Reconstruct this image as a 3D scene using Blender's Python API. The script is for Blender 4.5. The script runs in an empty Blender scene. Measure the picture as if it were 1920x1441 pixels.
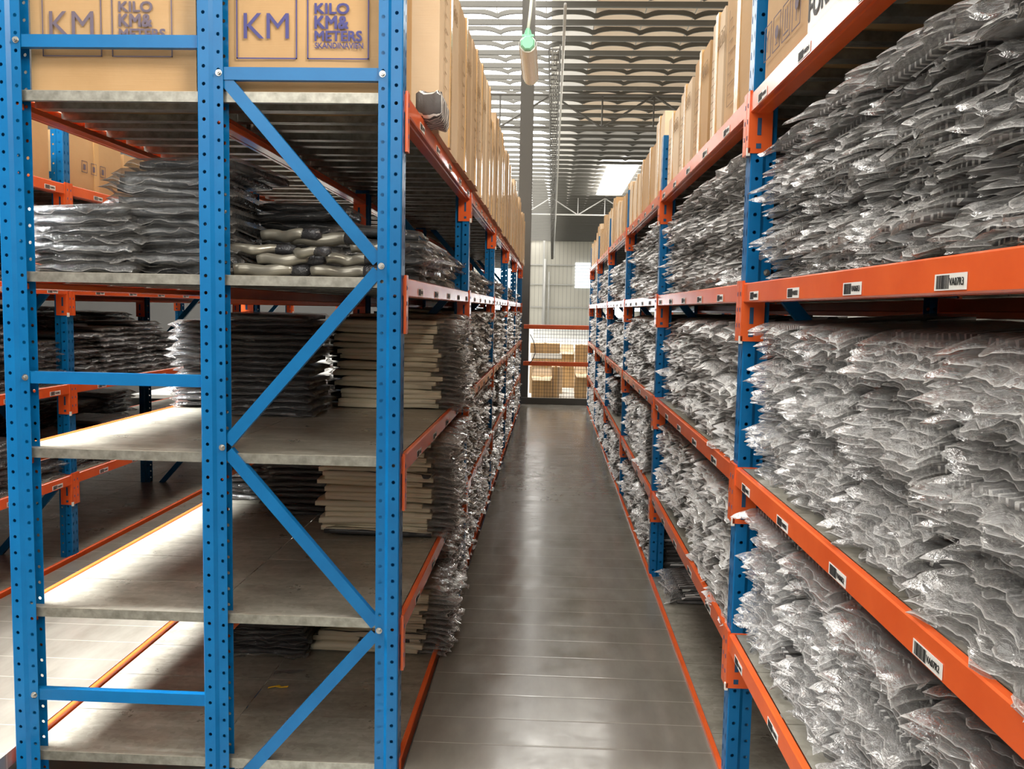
import bpy, bmesh, math, random
import numpy as np
from mathutils import Matrix, Vector, Euler

random.seed(7)
SC = bpy.context.scene
COL = SC.collection

# ------------------------------------------------------------------ camera
W, H, FPX = 1920.0, 1441.0, 1642.71
PITCH, YAW, ROLL = [math.radians(a) for a in (-4.9054, 2.4801, 1.1005)]
CAM = Vector((0.4291, -2.5491, 1.3689))
fwd = Vector((-math.sin(YAW)*math.cos(PITCH), math.cos(YAW)*math.cos(PITCH), math.sin(PITCH)))
rgt = Vector((math.cos(YAW), math.sin(YAW), 0.0))
upv = rgt.cross(fwd)
r2 = math.cos(ROLL)*rgt + math.sin(ROLL)*upv
u2 = -math.sin(ROLL)*rgt + math.cos(ROLL)*upv
cd = bpy.data.cameras.new('camera')
cam = bpy.data.objects.new('camera', cd); COL.objects.link(cam)
M = Matrix((r2, u2, -fwd)).transposed().to_4x4(); M.translation = CAM
cam.matrix_world = M
cd.sensor_fit = 'HORIZONTAL'; cd.sensor_width = 36.0; cd.lens = FPX/W*36.0
cd.clip_start = 0.02; cd.clip_end = 300
SC.camera = cam

# ------------------------------------------------------------------ look, sky, light
SC.view_settings.view_transform = 'Standard'
SC.view_settings.look = 'None'
SC.view_settings.gamma = 1.0
SC.view_settings.use_curve_mapping = False
SC.view_settings.exposure = -0.42
SC.cycles.max_bounces = 6
SC.cycles.diffuse_bounces = 3
SC.cycles.glossy_bounces = 3
SC.cycles.transmission_bounces = 3
SC.cycles.transparent_max_bounces = 14
SC.cycles.caustics_reflective = False
SC.cycles.caustics_refractive = False
SC.cycles.sample_clamp_indirect = 6.0
SC.cycles.use_denoising = True
SC.cycles.use_adaptive_sampling = True
SC.cycles.adaptive_threshold = 0.03

wd = bpy.data.worlds.new('world'); SC.world = wd; wd.use_nodes = True
bg = wd.node_tree.nodes['Background']
bg.inputs[0].default_value = (1.0, 0.93, 0.82, 1); bg.inputs[1].default_value = 0.55

SKYLIGHT_STRENGTH = 7.5      # translucent roof sheets above the second aisle
ROOF_SPOT_STRENGTH = 40.0    # clear roof panel
WINDOW_STRENGTH = 20.0        # louvred windows of the far wall
FOIL_GLOW = 0.16             # added glow that makes the roof foil look lit

def lamp(name, loc, target, size, sizey, power, color):
    ld = bpy.data.lights.new(name, 'AREA'); ld.shape = 'RECTANGLE'; ld.size = size; ld.size_y = sizey
    ld.energy = power; ld.color = color
    o = bpy.data.objects.new(name, ld); COL.objects.link(o); o.location = loc
    o.rotation_euler = (Vector(target)-Vector(loc)).to_track_quat('-Z', 'Y').to_euler()
    return o
# unseen fill lamp added behind the camera to brighten shelves and rack fronts
lamp('window_light_behind', (-1.6, -7.5, 4.4), (0.2, 1.0, 1.0), 5.0, 2.2, 330, (1.0, 0.96, 0.9))
lamp('window_light_right', (3.6, -3.4, 4.9), (-.2, 2.6, 1.6), 2.0, 1.6, 600, (1.0, 0.93, 0.82))  # added fill that brightens the left cartons and cream stacks
lamp('roof_light_far_end', (1.2, 12.2, 6.2), (.6, 13.6, 0), 3.4, 3.0, 420, (1.0, 0.97, 0.9))  # added fill that brightens the cartons beyond the guard rail
wl = lamp('roof_light_second_aisle', (-3.0, 0.1, 5.4), (-1.55, 0.5, 0.0), 1.1, 1.6, 330, (0.97, 0.99, 1.0)); wl.data.spread = math.radians(55)

# ------------------------------------------------------------------ materials
def nm(name, color=(.8,.8,.8), rough=.5, metal=0.0, spec=.5, **kw):
    m = bpy.data.materials.new(name); m.use_nodes = True
    b = m.node_tree.nodes['Principled BSDF']
    b.inputs['Base Color'].default_value = (*color, 1)
    b.inputs['Roughness'].default_value = rough
    b.inputs['Metallic'].default_value = metal
    b.inputs['Specular IOR Level'].default_value = spec
    for k, v in kw.items(): b.inputs[k].default_value = v
    return m
def P(m): return m.node_tree.nodes['Principled BSDF']
def N(m, t, **kw):
    n = m.node_tree.nodes.new(t)
    for k, v in kw.items(): setattr(n, k, v)
    return n
def L(m, a, b): m.node_tree.links.new(a, b)
def texco(m, scale=(1,1,1), out='Object'):
    t = N(m, 'ShaderNodeTexCoord'); mp = N(m, 'ShaderNodeMapping'); mp.inputs['Scale'].default_value = scale
    L(m, t.outputs[out], mp.inputs['Vector']); return mp.outputs['Vector']
def noise(m, vec, scale, detail=4, rough=.6, dist=0.0):
    n = N(m, 'ShaderNodeTexNoise'); n.inputs['Scale'].default_value = scale; n.inputs['Detail'].default_value = detail
    n.inputs['Roughness'].default_value = rough; n.inputs['Distortion'].default_value = dist
    L(m, vec, n.inputs['Vector']); return n.outputs['Fac']
def ramp(m, fac, stops):
    r = N(m, 'ShaderNodeValToRGB'); e = r.color_ramp.elements
    while len(e) < len(stops): e.new(0.5)
    for i, (p, c) in enumerate(stops):
        e[i].position = p; e[i].color = (*c, 1) if len(c) == 3 else c
    L(m, fac, r.inputs['Fac']); return r.outputs['Color']
def bump(m, fac, strength, dist=.01, b=None):
    n = N(m, 'ShaderNodeBump'); n.inputs['Strength'].default_value = strength; n.inputs['Distance'].default_value = dist
    L(m, fac, n.inputs['Height'])
    if b is not None: L(m, n.outputs['Normal'], b)
    else: L(m, n.outputs['Normal'], P(m).inputs['Normal'])
    return n.outputs['Normal']
def math_(m, op, a, b=None, clamp=False):
    n = N(m, 'ShaderNodeMath', operation=op); n.use_clamp = clamp
    for i, x in enumerate((a, b)):
        if x is None: continue
        if isinstance(x, (int, float)): n.inputs[i].default_value = x
        else: L(m, x, n.inputs[i])
    return n.outputs[0]

BLUE = (0.002, 0.128, 0.34)
M_blue = nm('blue_paint', BLUE, .30, 0, .3)
v = texco(M_blue); L(M_blue, ramp(M_blue, noise(M_blue, v, 9, 5), [(.35, (.0015,.118,.315)), (.7, (.003,.14,.36))]), P(M_blue).inputs['Base Color'])

def perforated(name):
    """blue paint with punched round holes down the sides and slots down the aisle face"""
    m = nm(name, BLUE, .30, 0, .3)
    tc = N(m, 'ShaderNodeTexCoord'); s = N(m, 'ShaderNodeSeparateXYZ'); L(m, tc.outputs['Object'], s.inputs[0])
    X, Y, Z = s.outputs
    sn = N(m, 'ShaderNodeSeparateXYZ'); L(m, tc.outputs['Normal'], sn.inputs[0])
    side = math_(m, 'GREATER_THAN', math_(m, 'ABSOLUTE', sn.outputs[1]), .7)
    front = math_(m, 'GREATER_THAN', math_(m, 'ABSOLUTE', sn.outputs[0]), .7)
    def dots(A, a0, zoff, rx, rz, slope=0.0):
        da = math_(m, 'SUBTRACT', A, a0)
        zz = math_(m, 'ADD', Z, zoff)
        fz = math_(m, 'SUBTRACT', math_(m, 'PINGPONG', zz, .025), 0.0)      # 0 at multiples of 0.05
        if slope:
            zc = math_(m, 'SUBTRACT', math_(m, 'WRAP', zz, .025), 0.0)
        ex = math_(m, 'POWER', math_(m, 'DIVIDE', math_(m, 'ABSOLUTE', da), rx), 2)
        ez = math_(m, 'POWER', math_(m, 'DIVIDE', fz, rz), 2)
        return math_(m, 'LESS_THAN', math_(m, 'ADD', ex, ez), 1.0)
    h = math_(m, 'MULTIPLY', side, math_(m, 'ADD', dots(X, .0185, 0, .0052, .0052), dots(X, .0585, .008, .0052, .0052), True))
    g = math_(m, 'MULTIPLY', front, math_(m, 'ADD', dots(Y, .016, .0, .004, .011), dots(Y, .049, .0, .004, .011), True))
    h = math_(m, 'ADD', h, g, True)
    tr = N(m, 'ShaderNodeBsdfTransparent'); mx = N(m, 'ShaderNodeMixShader')
    L(m, h, mx.inputs[0]); L(m, P(m).outputs[0], mx.inputs[1]); L(m, tr.outputs[0], mx.inputs[2])
    L(m, mx.outputs[0], m.node_tree.nodes['Material Output'].inputs['Surface'])
    L(m, ramp(m, noise(m, tc.outputs['Object'], 8, 5), [(.35, (.0015,.118,.315)), (.7, (.003,.14,.36))]), P(m).inputs['Base Color'])
    return m
M_perf = perforated('perforated_blue_post')

M_orange = nm('orange_paint', (.78, .125, .028), .20, 0, .5)
v = texco(M_orange); L(M_orange, ramp(M_orange, noise(M_orange, v, 5, 4), [(.3, (.70,.10,.022)), (.75, (.82,.14,.032))]), P(M_orange).inputs['Base Color'])
bump(M_orange, noise(M_orange, v, 14, 3), .06, .004)
M_slot = nm('dark_slot', (.01,.06,.14), .6)
M_black = nm('black_print', (.02,.02,.02), .6)
M_white = nm('white_label', (.82,.80,.74), .45)
M_bolt = nm('zinc_bolt', (.48,.47,.44), .32, 1.0)
M_ink = nm('blue_ink', (.060,.058,.20), .7)
M_ink2 = nm('purple_grey_ink', (.13,.10,.13), .7)
M_faint = nm('faint_print', (.30,.20,.11), .8)

M_galv = nm('galvanised_steel', (.42,.41,.37), .36, .4)
v = texco(M_galv, (1,1,1))
vo = N(M_galv, 'ShaderNodeTexVoronoi'); vo.inputs['Scale'].default_value = 55; L(M_galv, v, vo.inputs['Vector'])
mixf = math_(M_galv, 'ADD', math_(M_galv, 'MULTIPLY', noise(M_galv, texco(M_galv,(1.2,5,1)), 3.2, 6, .65), .8), math_(M_galv, 'MULTIPLY', vo.outputs['Color'], .18))
L(M_galv, ramp(M_galv, mixf, [(.3, (.25,.23,.18)), (.55, (.40,.375,.31)), (.8, (.54,.52,.46))]), P(M_galv).inputs['Base Color'])
L(M_galv, ramp(M_galv, noise(M_galv, v, 6, 5), [(.3, (.24,)*3), (.7, (.46,)*3)]), P(M_galv).inputs['Roughness'])
M_galvedge = nm('galvanised_edge', (.40,.39,.34), .38, .7)
v = texco(M_galvedge); L(M_galvedge, ramp(M_galvedge, noise(M_galvedge, v, 30, 3), [(.3, (.20,.195,.165)), (.7, (.38,.37,.32))]), P(M_galvedge).inputs['Base Color'])

M_floor = nm('grey_floor_plank', (.20,.185,.16), .17, 0, .55)
tc = N(M_floor, 'ShaderNodeTexCoord'); s = N(M_floor, 'ShaderNodeSeparateXYZ'); L(M_floor, tc.outputs['Object'], s.inputs[0])
pp = math_(M_floor, 'PINGPONG', s.outputs[1], .0915)
seam = math_(M_floor, 'LESS_THAN', pp, .0022)
nf = noise(M_floor, texco(M_floor,(3,1,1)), 2.5, 6, .6)
colr = ramp(M_floor, nf, [(.3, (.150,.137,.113)), (.7, (.215,.198,.168))])
mix = N(M_floor, 'ShaderNodeMix', data_type='RGBA'); L(M_floor, seam, mix.inputs['Factor']); L(M_floor, colr, mix.inputs[6]); mix.inputs[7].default_value = (.30,.28,.24,1)
L(M_floor, mix.outputs[2], P(M_floor).inputs['Base Color'])
L(M_floor, ramp(M_floor, noise(M_floor, texco(M_floor), 7, 5), [(.35, (.13,)*3), (.75, (.27,)*3)]), P(M_floor).inputs['Roughness'])
hh = math_(M_floor, 'ADD', math_(M_floor, 'MULTIPLY', math_(M_floor, 'MINIMUM', pp, .006), 40), math_(M_floor, 'MULTIPLY', noise(M_floor, texco(M_floor,(1,1,1)), 6, 2), .5))
bump(M_floor, hh, .25, .004)

M_concrete = nm('pale_concrete', (.55,.54,.50), .6)
M_steel = nm('dark_grey_steel', (.085,.078,.066), .5)
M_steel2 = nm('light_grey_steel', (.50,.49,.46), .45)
M_purlin = nm('grey_purlin', (.12,.115,.10), .6)
M_wire = nm('black_wire', (.015,.015,.015), .5)
M_cable = nm('pale_cable', (.70,.78,.72), .5)
M_green = nm('mint_green_cap', (.25,.62,.42), .4)
M_yellow = nm('yellow_plastic', (.85,.52,.03), .5)

def emis(name, color, strength, base=(.5,.5,.5)):
    m = nm(name, base, .6); P(m).inputs['Emission Color'].default_value = (*color, 1); P(m).inputs['Emission Strength'].default_value = strength
    return m
M_sky = emis('translucent_roof_sheet', (1.0,.97,.92), SKYLIGHT_STRENGTH)
M_spot = emis('clear_roof_panel', (1.0,.98,.95), ROOF_SPOT_STRENGTH)
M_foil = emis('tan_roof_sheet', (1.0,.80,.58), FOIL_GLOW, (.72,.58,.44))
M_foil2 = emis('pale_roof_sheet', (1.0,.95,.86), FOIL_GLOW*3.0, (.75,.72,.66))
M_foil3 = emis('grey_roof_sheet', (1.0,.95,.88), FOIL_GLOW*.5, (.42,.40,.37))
M_window = emis('louvred_window', (.93,.98,1.0), WINDOW_STRENGTH)
P(M_window).inputs['Base Color'].default_value = (.8,.9,1,1)
v = texco(M_window); sw = N(M_window, 'ShaderNodeSeparateXYZ'); L(M_window, v, sw.inputs[0])
lou = math_(M_window, 'GREATER_THAN', math_(M_window, 'PINGPONG', sw.outputs[2], .13), .045)
L(M_window, math_(M_window, 'ADD', math_(M_window, 'MULTIPLY', lou, WINDOW_STRENGTH*.8), WINDOW_STRENGTH*.2), P(M_window).inputs['Emission Strength'])

M_window2 = M_window.copy(); M_window2.name = 'hazy_louvred_window'
for n_ in M_window2.node_tree.nodes:
    if n_.type == 'MATH' and n_.operation == 'MULTIPLY': n_.inputs[1].default_value = 1.7
    if n_.type == 'MATH' and n_.operation == 'ADD': n_.inputs[1].default_value = .5
M_wallshade = nm('grey_wall_panel', (.045,.044,.042), .7)  # left wall coloured near-black, standing in for shade among further racks
M_wall = nm('ribbed_cladding', (.56,.54,.48), .55)
v = texco(M_wall); sw = N(M_wall, 'ShaderNodeSeparateXYZ'); L(M_wall, v, sw.inputs[0])
rib = math_(M_wall, 'LESS_THAN', math_(M_wall, 'PINGPONG', sw.outputs[0], .16), .02)
mix = N(M_wall, 'ShaderNodeMix', data_type='RGBA'); L(M_wall, rib, mix.inputs['Factor']); mix.inputs[6].default_value = (.60,.575,.50,1); mix.inputs[7].default_value = (.42,.40,.35,1)
L(M_wall, mix.outputs[2], P(M_wall).inputs['Base Color'])

def cardboard(name, c1, c2):
    m = nm(name, c1, .7, 0, .3)
    v = texco(m); n1 = noise(m, v, 3.2, 6, .6)
    L(m, ramp(m, n1, [(.3, c1), (.7, c2)]), P(m).inputs['Base Color'])
    st = noise(m, texco(m, (6, 6, 220)), 1.2, 2)
    bump(m, math_(m, 'ADD', math_(m, 'MULTIPLY', st, .35), math_(m, 'MULTIPLY', noise(m, v, 8, 4), 1.0)), .22, .004)
    return m
M_card = [cardboard('tan_cardboard', (.43,.265,.12), (.51,.325,.16)),
          cardboard('pale_cardboard', (.62,.47,.31), (.70,.55,.38)),
          cardboard('brown_cardboard', (.47,.33,.20), (.57,.42,.27))]
M_tape = nm('packing_tape', (.60,.38,.17), .16, 0, .6)
v = texco(M_tape); bump(M_tape, noise(M_tape, v, 40, 3), .35, .003)

def fabric(name, c1, c2, veil=0.0, stripes=None, coat=.7, bscale=34, bstr=.6):
    """cloth under clear film; stripes = (colour, scale, width)"""
    m = nm(name, c1, .8, 0, .3)
    b = P(m)
    v = texco(m)
    oi = N(m, 'ShaderNodeObjectInfo')
    va = N(m, 'ShaderNodeVectorMath', operation='ADD'); L(m, v, va.inputs[0])
    vr = N(m, 'ShaderNodeVectorMath', operation='SCALE'); L(m, oi.outputs['Random'], vr.inputs[0]); 
    cb = N(m, 'ShaderNodeCombineXYZ')
    for i in range(3): L(m, math_(m, 'MULTIPLY', oi.outputs['Random'], 17.3*(i+1)), cb.inputs[i])
    L(m, cb.outputs[0], va.inputs[1]); vv = va.outputs[0]
    base = ramp(m, noise(m, vv, 6, 4), [(.3, c1), (.7, c2)])
    if stripes:
        sc, scale, wd_ = stripes
        w = N(m, 'ShaderNodeTexWave', wave_type='BANDS', bands_direction='Y')
        w.inputs['Scale'].default_value = scale; w.inputs['Distortion'].default_value = 5.0
        w.inputs['Detail'].default_value = 1.5; w.inputs['Detail Scale'].default_value = 1.2
        L(m, vv, w.inputs['Vector'])
        f = math_(m, 'GREATER_THAN', w.outputs['Fac'], wd_)
        mx = N(m, 'ShaderNodeMix', data_type='RGBA'); L(m, f, mx.inputs['Factor']); L(m, base, mx.inputs[6]); mx.inputs[7].default_value = (*sc, 1)
        base = mx.outputs[2]
    if veil:
        mx = N(m, 'ShaderNodeMix', data_type='RGBA'); mx.inputs['Factor'].default_value = veil
        L(m, base, mx.inputs[6]); mx.inputs[7].default_value = (.42,.40,.38,1); base = mx.outputs[2]
    L(m, base, b.inputs['Base Color'])
    b.inputs['Coat Weight'].default_value = coat; b.inputs['Coat Roughness'].default_value = .12
    cr = noise(m, vv, bscale, 3, .7, 1.2)
    nrm = bump(m, cr, bstr, .012, b.inputs['Coat Normal'])
    bump(m, noise(m, vv, 14, 3), .3, .01)
    return m
M_grey = fabric('charcoal_striped_cloth', (.030,.029,.032), (.075,.072,.075), .10, ((.92,.90,.86), 13, .76), coat=.35)
M_greyplain = fabric('charcoal_cloth', (.030,.029,.031), (.080,.077,.078), .12)
M_blackc = fabric('black_cloth', (.010,.011,.014), (.030,.032,.038), .03, None, 1.0, 26, .8)
M_bluegrey = fabric('blue_grey_cloth', (.028,.033,.038), (.060,.067,.072), .03, None, .9, 18, .7)
M_brownc = fabric('brown_grey_cloth', (.040,.034,.030), (.085,.075,.066), .08, None, .8, 30, .7)
M_cream = fabric('cream_cloth', (.66,.59,.42), (.76,.70,.52), .0, None, .25, 20, .4)
M_creamz = fabric('cream_black_striped_cloth', (.58,.52,.38), (.68,.62,.47), .0, ((.03,.03,.03), 9, .80), .4, 20, .4)
M_silver = nm('silver_beige_cloth', (.27,.255,.21), .30, .45)

def film(name, tint, op_lo, op_hi, bscale):
    m = nm(name, tint, .10, 0, 1.0)
    b = P(m)
    v = texco(m)
    cr = noise(m, v, bscale, 4, .7, 1.5)
    vo = N(m, 'ShaderNodeTexVoronoi', feature='DISTANCE_TO_EDGE'); vo.inputs['Scale'].default_value = bscale*.9; L(m, v, vo.inputs['Vector'])
    bump(m, math_(m, 'ADD', cr, math_(m, 'MULTIPLY', math_(m, 'MINIMUM', vo.outputs['Distance'], .25), .8)), .5, .010)
    nrm = [n for n in m.node_tree.nodes if n.type == 'BUMP'][0].outputs[0]
    tr = N(m, 'ShaderNodeBsdfTransparent'); mx = N(m, 'ShaderNodeMixShader'); df = N(m, 'ShaderNodeBsdfDiffuse'); df.inputs[0].default_value = (*tint, 1)
    gl = N(m, 'ShaderNodeBsdfGlossy'); gl.inputs['Roughness'].default_value = .13; gl.inputs[0].default_value = (1,1,1,1); L(m, nrm, gl.inputs['Normal'])
    lw = N(m, 'ShaderNodeLayerWeight'); lw.inputs['Blend'].default_value = .5
    pn = noise(m, v, bscale*.4, 3)
    fac = math_(m, 'ADD', math_(m, 'MULTIPLY', math_(m, 'POWER', lw.outputs['Facing'], 4), op_hi), math_(m, 'MULTIPLY', pn, op_lo), True)
    ea = N(m, 'ShaderNodeAttribute'); ea.attribute_name = 'edge'
    fac = math_(m, 'ADD', fac, math_(m, 'MULTIPLY', math_(m, 'POWER', ea.outputs['Fac'], 3), .6), True)
    L(m, fac, mx.inputs[0]); L(m, tr.outputs[0], mx.inputs[1]); L(m, df.outputs[0], mx.inputs[2])
    lf = N(m, 'ShaderNodeFresnel'); lf.inputs['IOR'].default_value = 1.5; L(m, nrm, lf.inputs['Normal'])
    m2 = N(m, 'ShaderNodeMixShader'); L(m, math_(m, 'MULTIPLY', lf.outputs[0], .60, True), m2.inputs[0]); L(m, mx.outputs[0], m2.inputs[1]); L(m, gl.outputs[0], m2.inputs[2])
    L(m, m2.outputs[0], m.node_tree.nodes['Material Output'].inputs['Surface'])
    return m
M_film = film('clear_plastic_film', (.53,.515,.49), .125, .50, 16)
M_filmd = film('clear_plastic_film_dark', (.32,.31,.295), .09, .35, 20)

# ------------------------------------------------------------------ mesh building
class MB:
    def __init__(s): s.v = []; s.f = []; s.m = []
    def add(s, vs, fs, mi=0):
        o = len(s.v); s.v += [tuple(x) for x in vs]; s.f += [tuple(o+i for i in q) for q in fs]; s.m += [mi]*len(fs)
    def box(s, x0, x1, y0, y1, z0, z1, mi=0):
        vs = [(x,y,z) for x in (x0,x1) for y in (y0,y1) for z in (z0,z1)]
        s.add(vs, [(0,1,3,2),(4,6,7,5),(0,4,5,1),(2,3,7,6),(0,2,6,4),(1,5,7,3)], mi)
    def bar(s, p, q, w, h, mi=0, side=Vector((0,1,0))):
        """rectangular bar p->q; h along 'side', w across"""
        p = Vector(p); q = Vector(q); d = (q-p).normalized(); a = side - d*side.dot(d); a.normalize(); b = d.cross(a)
        vs = [c + a*h/2*i + b*w/2*j for c in (p,q) for i in (-1,1) for j in (-1,1)]
        s.add(vs, [(0,1,3,2),(4,6,7,5),(0,4,5,1),(2,3,7,6),(0,2,6,4),(1,5,7,3)], mi)
    def tube(s, pts, r, n=8, mi=0, caps=True):
        pts = [Vector(p) for p in pts]; rs = r if isinstance(r, (list,tuple)) else [r]*len(pts)
        o = len(s.v); prev = None
        for i, p in enumerate(pts):
            d = (pts[min(i+1,len(pts)-1)]-pts[max(i-1,0)]).normalized()
            a = d.orthogonal().normalized() if prev is None else (prev - d*prev.dot(d)).normalized()
            prev = a; b = d.cross(a)
            for k in range(n):
                t = 2*math.pi*k/n; s.v.append(tuple(p + (a*math.cos(t)+b*math.sin(t))*rs[i]))
        for i in range(len(pts)-1):
            for k in range(n):
                s.f.append((o+i*n+k, o+i*n+(k+1)%n, o+(i+1)*n+(k+1)%n, o+(i+1)*n+k)); s.m.append(mi)
        if caps:
            s.f.append(tuple(o+k for k in range(n))[::-1]); s.f.append(tuple(o+(len(pts)-1)*n+k for k in range(n))); s.m += [mi]*2
    def mesh(s, name, mats, smooth=False, bev=0.0):
        me = bpy.data.meshes.new(name); me.from_pydata(s.v, [], s.f)
        for m in mats: me.materials.append(m)
        me.polygons.foreach_set('material_index', s.m)
        if smooth: me.polygons.foreach_set('use_smooth', [True]*len(me.polygons))
        bm = bmesh.new(); bm.from_mesh(me)
        bmesh.ops.recalc_face_normals(bm, faces=bm.faces)
        if bev: bmesh.ops.bevel(bm, geom=bm.edges[:], offset=bev, segments=1, affect='EDGES', clamp_overlap=True)
        bm.to_mesh(me); bm.free(); me.update()
        return me
def npmesh(name, V, F, mats, mi=None, smooth=True, edge=None):
    me = bpy.data.meshes.new(name)
    V = np.asarray(V, np.float32); F = np.asarray(F, np.int32)
    me.vertices.add(len(V)); me.vertices.foreach_set('co', V.ravel())
    me.loops.add(F.size); me.loops.foreach_set('vertex_index', F.ravel())
    me.polygons.add(len(F)); me.polygons.foreach_set('loop_start', np.arange(len(F), dtype=np.int32)*F.shape[1])
    for m in mats: me.materials.append(m)
    if mi is not None: me.polygons.foreach_set('material_index', np.asarray(mi, np.int32))
    me.polygons.foreach_set('use_smooth', np.full(len(F), smooth))
    me.update(calc_edges=True)
    if edge is not None:
        at = me.attributes.new('edge', 'FLOAT', 'POINT'); at.data.foreach_set('value', np.asarray(edge, np.float32))
    return me
def link(name, me, parent=None, loc=(0,0,0), rot=(0,0,0), scale=(1,1,1)):
    o = bpy.data.objects.new(name, me); COL.objects.link(o); o.parent = parent
    o.location = loc; o.rotation_euler = rot; o.scale = scale; return o
def tag(o, label, cat, group=None, kind=None):
    o['label'] = label; o['category'] = cat
    if group: o['group'] = group
    if kind: o['kind'] = kind
    return o
def struct(name, me, loc=(0,0,0), rot=(0,0,0), label=None):
    o = link(name, me, None, loc, rot); o['kind'] = 'structure'
    if label: o['label'] = label
    return o
_tc = {}
def text_arrays(body, size, bold=0.0, spacing=1.0):
    """flat glyph outline mesh arrays in the XY plane, origin at lower left"""
    k = (body, size, bold, spacing)
    if k in _tc: return _tc[k]
    cu = bpy.data.curves.new('t', 'FONT'); cu.body = body; cu.size = size; cu.offset = bold; cu.space_character = spacing
    cu.resolution_u = 3
    ob = bpy.data.objects.new('t', cu); COL.objects.link(ob)
    dg = bpy.context.evaluated_depsgraph_get(); me = bpy.data.meshes.new_from_object(ob.evaluated_get(dg))
    vs = [tuple(v.co) for v in me.vertices]; fs = [tuple(p.vertices) for p in me.polygons]
    x0 = min(v[0] for v in vs); y0 = min(v[1] for v in vs)
    vs = [(a-x0, b-y0, 0) for a, b, c in vs]
    bpy.data.objects.remove(ob); bpy.data.curves.remove(cu)
    _tc[k] = (vs, fs); return _tc[k]
def put_text(mb, body, o, ux, uz, width=None, height=None, bold=0.0, mi=0):
    vs, fs = text_arrays(body, 1.0, 0.0)
    w = max(v[0] for v in vs); h = max(v[1] for v in vs)
    sx = (width/w) if width else height/h; sy = (height/h) if height else sx
    o = Vector(o); ux = Vector(ux); uz = Vector(uz)
    k = height*bold if height else 0
    nn = ux.cross(uz)
    for q, (dx, dz) in enumerate(((0,0),) if not k else ((-k,-k),(k,-k),(-k,k),(k,k))):
        mb.add([o + nn*(.00025*q) + ux*(v[0]*sx+dx) + uz*(v[1]*sy+dz) for v in vs], fs, mi)

# ------------------------------------------------------------------ large structure
HC = CAM.z
ROOF = HC + 5.45
b = MB(); b.box(-.02+.03, .955+.03-.0, -4.2, 10.5, -.09, -.04); struct('floor', b.mesh('floor', [M_floor]), label='grey plank floor of the mezzanine aisle')
b = MB(); b.box(-2.14, -1.235, -4.2, 10.5, -.09, -.04); struct('floor', b.mesh('floor', [M_floor]), label='grey plank floor of the second aisle')
b = MB(); b.box(-14, 14, -8, 69, -1.0, -.9); struct('floor', b.mesh('floor_lower', [M_concrete]), label='pale lower warehouse floor')
# roof skin: translucent sheets, tan sheets, clear panel
def slab(name, x0, x1, y0, y1, z0, z1, mat, label=None):
    b = MB(); b.box(x0, x1, y0, y1, z0, z1); return struct(name, b.mesh(name, [mat]), label=label)
Zr = ROOF + .28
slab('ceiling', -6.0, .30, -6, 68.5, Zr, Zr+.05, M_sky, 'translucent white roof sheets')
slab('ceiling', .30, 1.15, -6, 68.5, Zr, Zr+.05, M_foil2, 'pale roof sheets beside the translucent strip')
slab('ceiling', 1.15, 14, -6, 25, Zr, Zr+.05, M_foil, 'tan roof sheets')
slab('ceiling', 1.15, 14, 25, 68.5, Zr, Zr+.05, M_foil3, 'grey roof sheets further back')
slab('window_1', 2.42, 3.6, 31.4, 39.6, ROOF+.02, ROOF+.05, M_spot, 'bright clear roof panel')
# roof purlins with scalloped upper strap
def purlin_mesh():
    b = MB(); x0, x1 = -9.0, 14.0
    b.box(x0, x1, 0, .06, 0, .10)
    n = 24*16; per = .95; V = []; F = []
    for i in range(n+1):
        x = x0 + (x1-x0)*i/n; t = ((x-1.15)/per) % 1.0; a = math.sqrt(max(0.0, 1-(2*t-1)**2))
        zc = .105 + .115*a
        V += [(x,.0,zc-.012),(x,.0,zc+.075),(x,.05,zc+.075),(x,.05,zc-.012)]
    for i in range(n):
        o = i*4
        for k in range(4): F.append((o+k, o+(k+1)%4, o+4+(k+1)%4, o+4+k))
    b.add(V, F); return b.mesh('purlin', [M_purlin])
pm = purlin_mesh()
for i in range(73):
    struct('roof_purlin', pm, (0, -4.2+i, ROOF))
b = MB()
for i in range(-8, 13): b.box(1.15+.95*i-.008, 1.15+.95*i+.008, -5, 68, 0, .012)
struct('roof_strap', b.mesh('roof_strap', [M_steel2]), (0,0,Zr-.015))
# trusses
def truss(y, zb, mat, top=True):
    b = MB(); zt = ROOF
    b.tube([(-9,y,zb),(14,y,zb)], .035, 6); 
    if top: b.tube([(-9,y,zt),(14,y,zt)], .035, 6)
    for i in range(-4, 5):
        xb = 1.60 + 2.6*i
        b.tube([(xb,y,zb),(xb,y,zt)], .022, 6); b.tube([(xb+1.30,y,zb),(xb+1.30,y,zt)], .022, 6)
        b.tube([(xb,y,zb),(xb+1.30,y,zt)], .028, 6); b.tube([(xb,y,zb),(xb-1.30,y,zt)], .028, 6)
    return struct('roof_truss', b.mesh('truss', [mat]))
truss(20.3, HC+4.64, M_steel); truss(40.8, HC+4.64, M_steel2, False)  # lighter steel on the far truss paints in the light falling on it
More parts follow.
